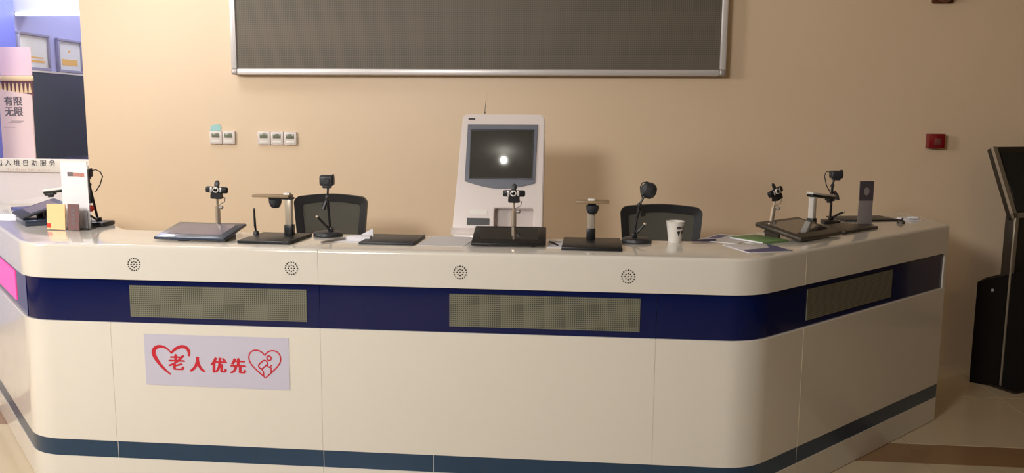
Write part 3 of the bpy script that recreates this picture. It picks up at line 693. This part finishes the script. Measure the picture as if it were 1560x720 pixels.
t = thing('sign_holder', 'upright smoky sign holder with dark card and pale emblem on right wing', 'sign', (1.416, 1.20, CT), .12)
obj('panel', MB().box((0, 0, .114), (.074, .006, .228), bev=.001), smoke2_m, t, world=False)
obj('card', MB().box((0, -.0035, .177), (.073, .002, .1)), smoke_m, t, world=False)
b = MB(); b.prism([(.014 * math.cos(i * PI / 10), .021 * math.sin(i * PI / 10)) for i in range(20)], 0, .0012, T(0, -.0042, .175) @ RX(PI / 2)); obj('emblem', b, smoke2_m, t, world=False)
obj('foot', MB().box((0, 0, .003), (.08, .06, .006), bev=.001), acr_m, t, world=False)
b = MB(); b.box((0, 0, .004), (.32, .2, .008), bev=.0015); o = tag(obj('desk_mat', b, blk2_m, world=False), 'dark flat mat behind the smoky sign holder on right wing', 'mat'); o.location = (1.49, 1.47, CT); o.rotation_euler = (0, 0, .25)
b = MB(); b.lathe([(.022, 0), (.02, .012), (.008, .022)], 8); b.tube([(0, 0, .018), (.01, .0, .03)], .004, 6); o = tag(obj('rubber_stamp', b, brn_m, world=False), 'small dark lump standing near the right end of counter', 'stamp'); o.location = (1.63, 1.29, CT)
b = MB()
pp = [(-.07, -.04), (.0, -.05), (.07, -.03), (.09, .03), (.02, .06), (-.05, .05)]
b.prism(pp, 0, .003); b.prism([(x * .7 + .01, y * .7 + .01) for x, y in pp], .003, .012, RZ(.3)); b.prism([(x * .4 + .03, y * .4 - .005) for x, y in pp], .012, .02, RZ(-.2)); o = tag(obj('plastic_wrap', b, paper_m, world=False), 'crumpled pale wrapper at the far right end of counter', 'wrapper'); o.location = (1.72, 1.47, CT)
# ------------------------------------------------------------------ alcove at left
AX = -4.5
def picture(y0, y1, z0, z1, label, yellow):
    t = thing('framed_notice', label, 'picture', (AX, (y0 + y1) / 2, (z0 + z1) / 2), 0, 'framed notices in the alcove')
    w_ = y1 - y0; h_ = z1 - z0; f = .022
    for (cy, cz, sy, sz) in ((0, h_ / 2 - f / 2, w_, f), (0, -h_ / 2 + f / 2, w_, f), (-w_ / 2 + f / 2, 0, f, h_ - 2 * f), (w_ / 2 - f / 2, 0, f, h_ - 2 * f)):
        obj('frame_bar', MB().box((.014, cy, cz), (.028, sy, sz), bev=.003), mat('frame_grey', (150, 150, 176), .4), t, world=False)
    obj('sheet', MB().box((.006, 0, 0), (.012, w_ - 2 * f, h_ - 2 * f)), mat('notice_paper', (222, 226, 222), .4), t, world=False)
    b = MB()
    if yellow: b.box((.0125, 0, -.055), (.002, w_ * .62, .05)); b.box((.0125, 0, .04), (.002, .03, .02))
    else: b.box((.0125, .02, -.075), (.002, w_ * .55, .018)); b.box((.0125, .02, -.045), (.002, w_ * .5, .01))
    obj('printed_block', b, gold_m, t, world=False)
picture(3.06, 3.455, 1.95, 2.24, 'pale framed notice on the alcove wall, the left one', False)
picture(3.56, 3.91, 1.952, 2.232, 'framed notice with a yellow block on the alcove wall, beside the pillar', True)
t = thing('dark_display', 'large dark glossy display panel on the alcove wall under the framed notices', 'display', (AX, 3.62, 1.235))
obj('glass', MB().box((AX + .023, 3.6, 1.585), (.04, .92, .7)), dpan_m, t); obj('top_ledge', MB().box((AX + .024, 3.6, 1.94), (.048, .93, .014)), mat('ledge', (216, 214, 205), .5), t)
t = thing('tube_light', 'white glowing tube light under the alcove beam', 'lamp', (-3.87, 3.06, 2.36))
obj('tube', MB().tube([(-4.47, 3.05, 2.362), (-3.54, 3.05, 2.362)], .014, 10), tube_m, t); obj('batten', MB().box((-4.005, 3.07, 2.374), (.94, .03, .012)), whitep_m, t)
PY = 2.8
t = thing('poster_stand', 'pale pink poster stand with yellow fringe and grey Chinese print at far left', 'poster', (-4.34, PY, 0))
obj('upper_sheet', MB().box((-4.335, PY + .01, 1.99), (.25, .01, .21)), pink_m, t)
obj('fringe_band', MB().box((-4.335, PY + .004, 1.862), (.27, .022, .038), bev=.006), tassel_m, t)
obj('valance', MB().box((-4.335, PY + .012, 1.81), (.25, .01, .16)), maroon_m, t)
b = MB()
for i in range(8): b.prism([(-.012, .0), (.012, 0), (.004, .07), (-.002, .075)], 0, .006, T(-4.46 + .033 * i, PY + .006, 1.755) @ RX(PI / 2))
obj('fringe_tassel', b, tassel_m, t)
obj('board', MB().prism([(-4.475, .04), (-4.222, .04), (-4.214, 1.742), (-4.475, 1.782)], 0, .012, T(0, PY + .004, 0) @ RX(PI / 2)), pink2_m, t)
obj('foot', MB().box((-4.345, PY, .02), (.26, .08, .04), bev=.008), alu2_m, t)
for row, (s_, z) in enumerate((('有限', 1.688), ('无限', 1.61))):
    text_mesh('printed_line', s_, .074, ink_m, t, T(-4.363 + 4.34, -.0085, z) @ RX(PI / 2), bold=.003)
b = MB()
for z, xx in ((1.545, -4.34), (1.535, -4.36), (1.497, -4.41)): b.box((xx, PY - .0085, z), (.1, .001, .006))
obj('small_print', b, mat('faint_ink', (180, 158, 155), .6), t)
SY = 2.45
t = thing('service_desk', 'white sign-fronted service desk with dark Chinese characters at far left', 'desk', (-3.85, SY + .2, 0))
obj('desk_body', MB().box((-4.0, SY + .145, .59), (.9, .27, 1.18)), mat('desk_white', (232, 226, 232), .4), t)
obj('sign_board', MB().box((-4.0, SY + .0, 1.232), (.91, .025, .096), bev=.003), whitep_m, t)
obj('top_edge', MB().box((-4.0, SY + .145, 1.2), (.91, .27, .04)), mat('desk_top', (205, 196, 205), .4), t)
for i, ch in enumerate('出入境自助服务'):
    text_mesh('character', ch, .05, ink2_m, t, T(-4.25 + .067 * i + 3.85, -.2135, 1.247) @ RX(PI / 2), bold=.0008)
text_mesh('small_lettering', 'Exit-Entry Self-Service', .024, mat('pale_red_ink', (212, 170, 176), .6), t, T(-4.03 + 3.85, -.2135, 1.2) @ RX(PI / 2), spacing=1.4)

# ------------------------------------------------------------------ dark kiosk at right
t = thing('information_kiosk', 'dark free-standing information kiosk with slanted screen and grey edges at right', 'kiosk', (2.49, 1.9, 0), math.radians(28))
b = MB(); b.box((.265, .035, .525), (.51, .07, 1.03), bev=.006); obj('column', b, kiosk_m, t, world=False)
hv = Vector((0, .176, .41)); hl = hv.length; HM = T(0, 0, 1.035) @ RX(math.atan2(.41, .176))   # local XY = slanted face, +Z outwards
b = MB(); b.prism(rrect(.54, hl, .012, 3, .26, hl / 2), -.04, 0, HM); obj('screen_head', b, kiosk_m, t, world=False)
b = MB(); b.prism(rrect(.45, hl - .07, .004, 2, .265, hl / 2), 0, .003, HM); obj('screen', b, blkgl_m, t, world=False)
b = MB()
for (x0_, x1_, y0_, y1_) in ((-.012, .022, 0, hl), (.498, .532, 0, hl), (-.012, .532, -.002, .028)): b.prism([(x0_, y0_), (x1_, y0_), (x1_, y1_), (x0_, y1_)], -.012, .006, HM)
obj('head_edge', b, edge_m, t, world=False, label='grey metal edge')
b = MB()
for xx in (.012, .508): b.box((xx, -.003, .525), (.03, .012, 1.02), bev=.003)
obj('column_edge', b, edge_m, t, world=False, label='grey metal edge')
b = MB(); b.prism(rrect(.6, .3, .02, 3, .27, .03), 0, .012); obj('base_plate', b, kiosk_m, t, world=False)
b = MB(); Rm = RZ(-math.radians(28)) @ T(-2.49, -1.9, 0)      # the cabinet is laid out in world axes
b.M = Rm @ T(2.355, 2.0, 0) @ RZ(math.atan2(-.6, .8))
for x0_, x1_ in ((0, .3),):
    vs = [(0, 0, 0), (.3, 0, 0), (.3, .2, 0), (0, .2, 0), (0, 0, .63), (.3, 0, .75), (.3, .2, .75), (0, .2, .63)]
    V = [b.bm.verts.new(b.M @ Vector(v)) for v in vs]
    for f in ((0, 1, 2, 3), (4, 5, 6, 7), (0, 1, 5, 4), (1, 2, 6, 5), (2, 3, 7, 6), (3, 0, 4, 7)): b.bm.faces.new([V[i] for i in f])
rc = obj('rear_cabinet', b, bin_m, t, world=False)
b = MB(); b.M = Rm @ T(2.355, 2.0, 0) @ RZ(math.atan2(-.6, .8)); b.lathe([(.009, 0), (.009, .005), (.004, .006)], 12, (.085, 0, .59), m=RX(PI / 2)); obj('lock', b, alu2_m, rc, world=False)
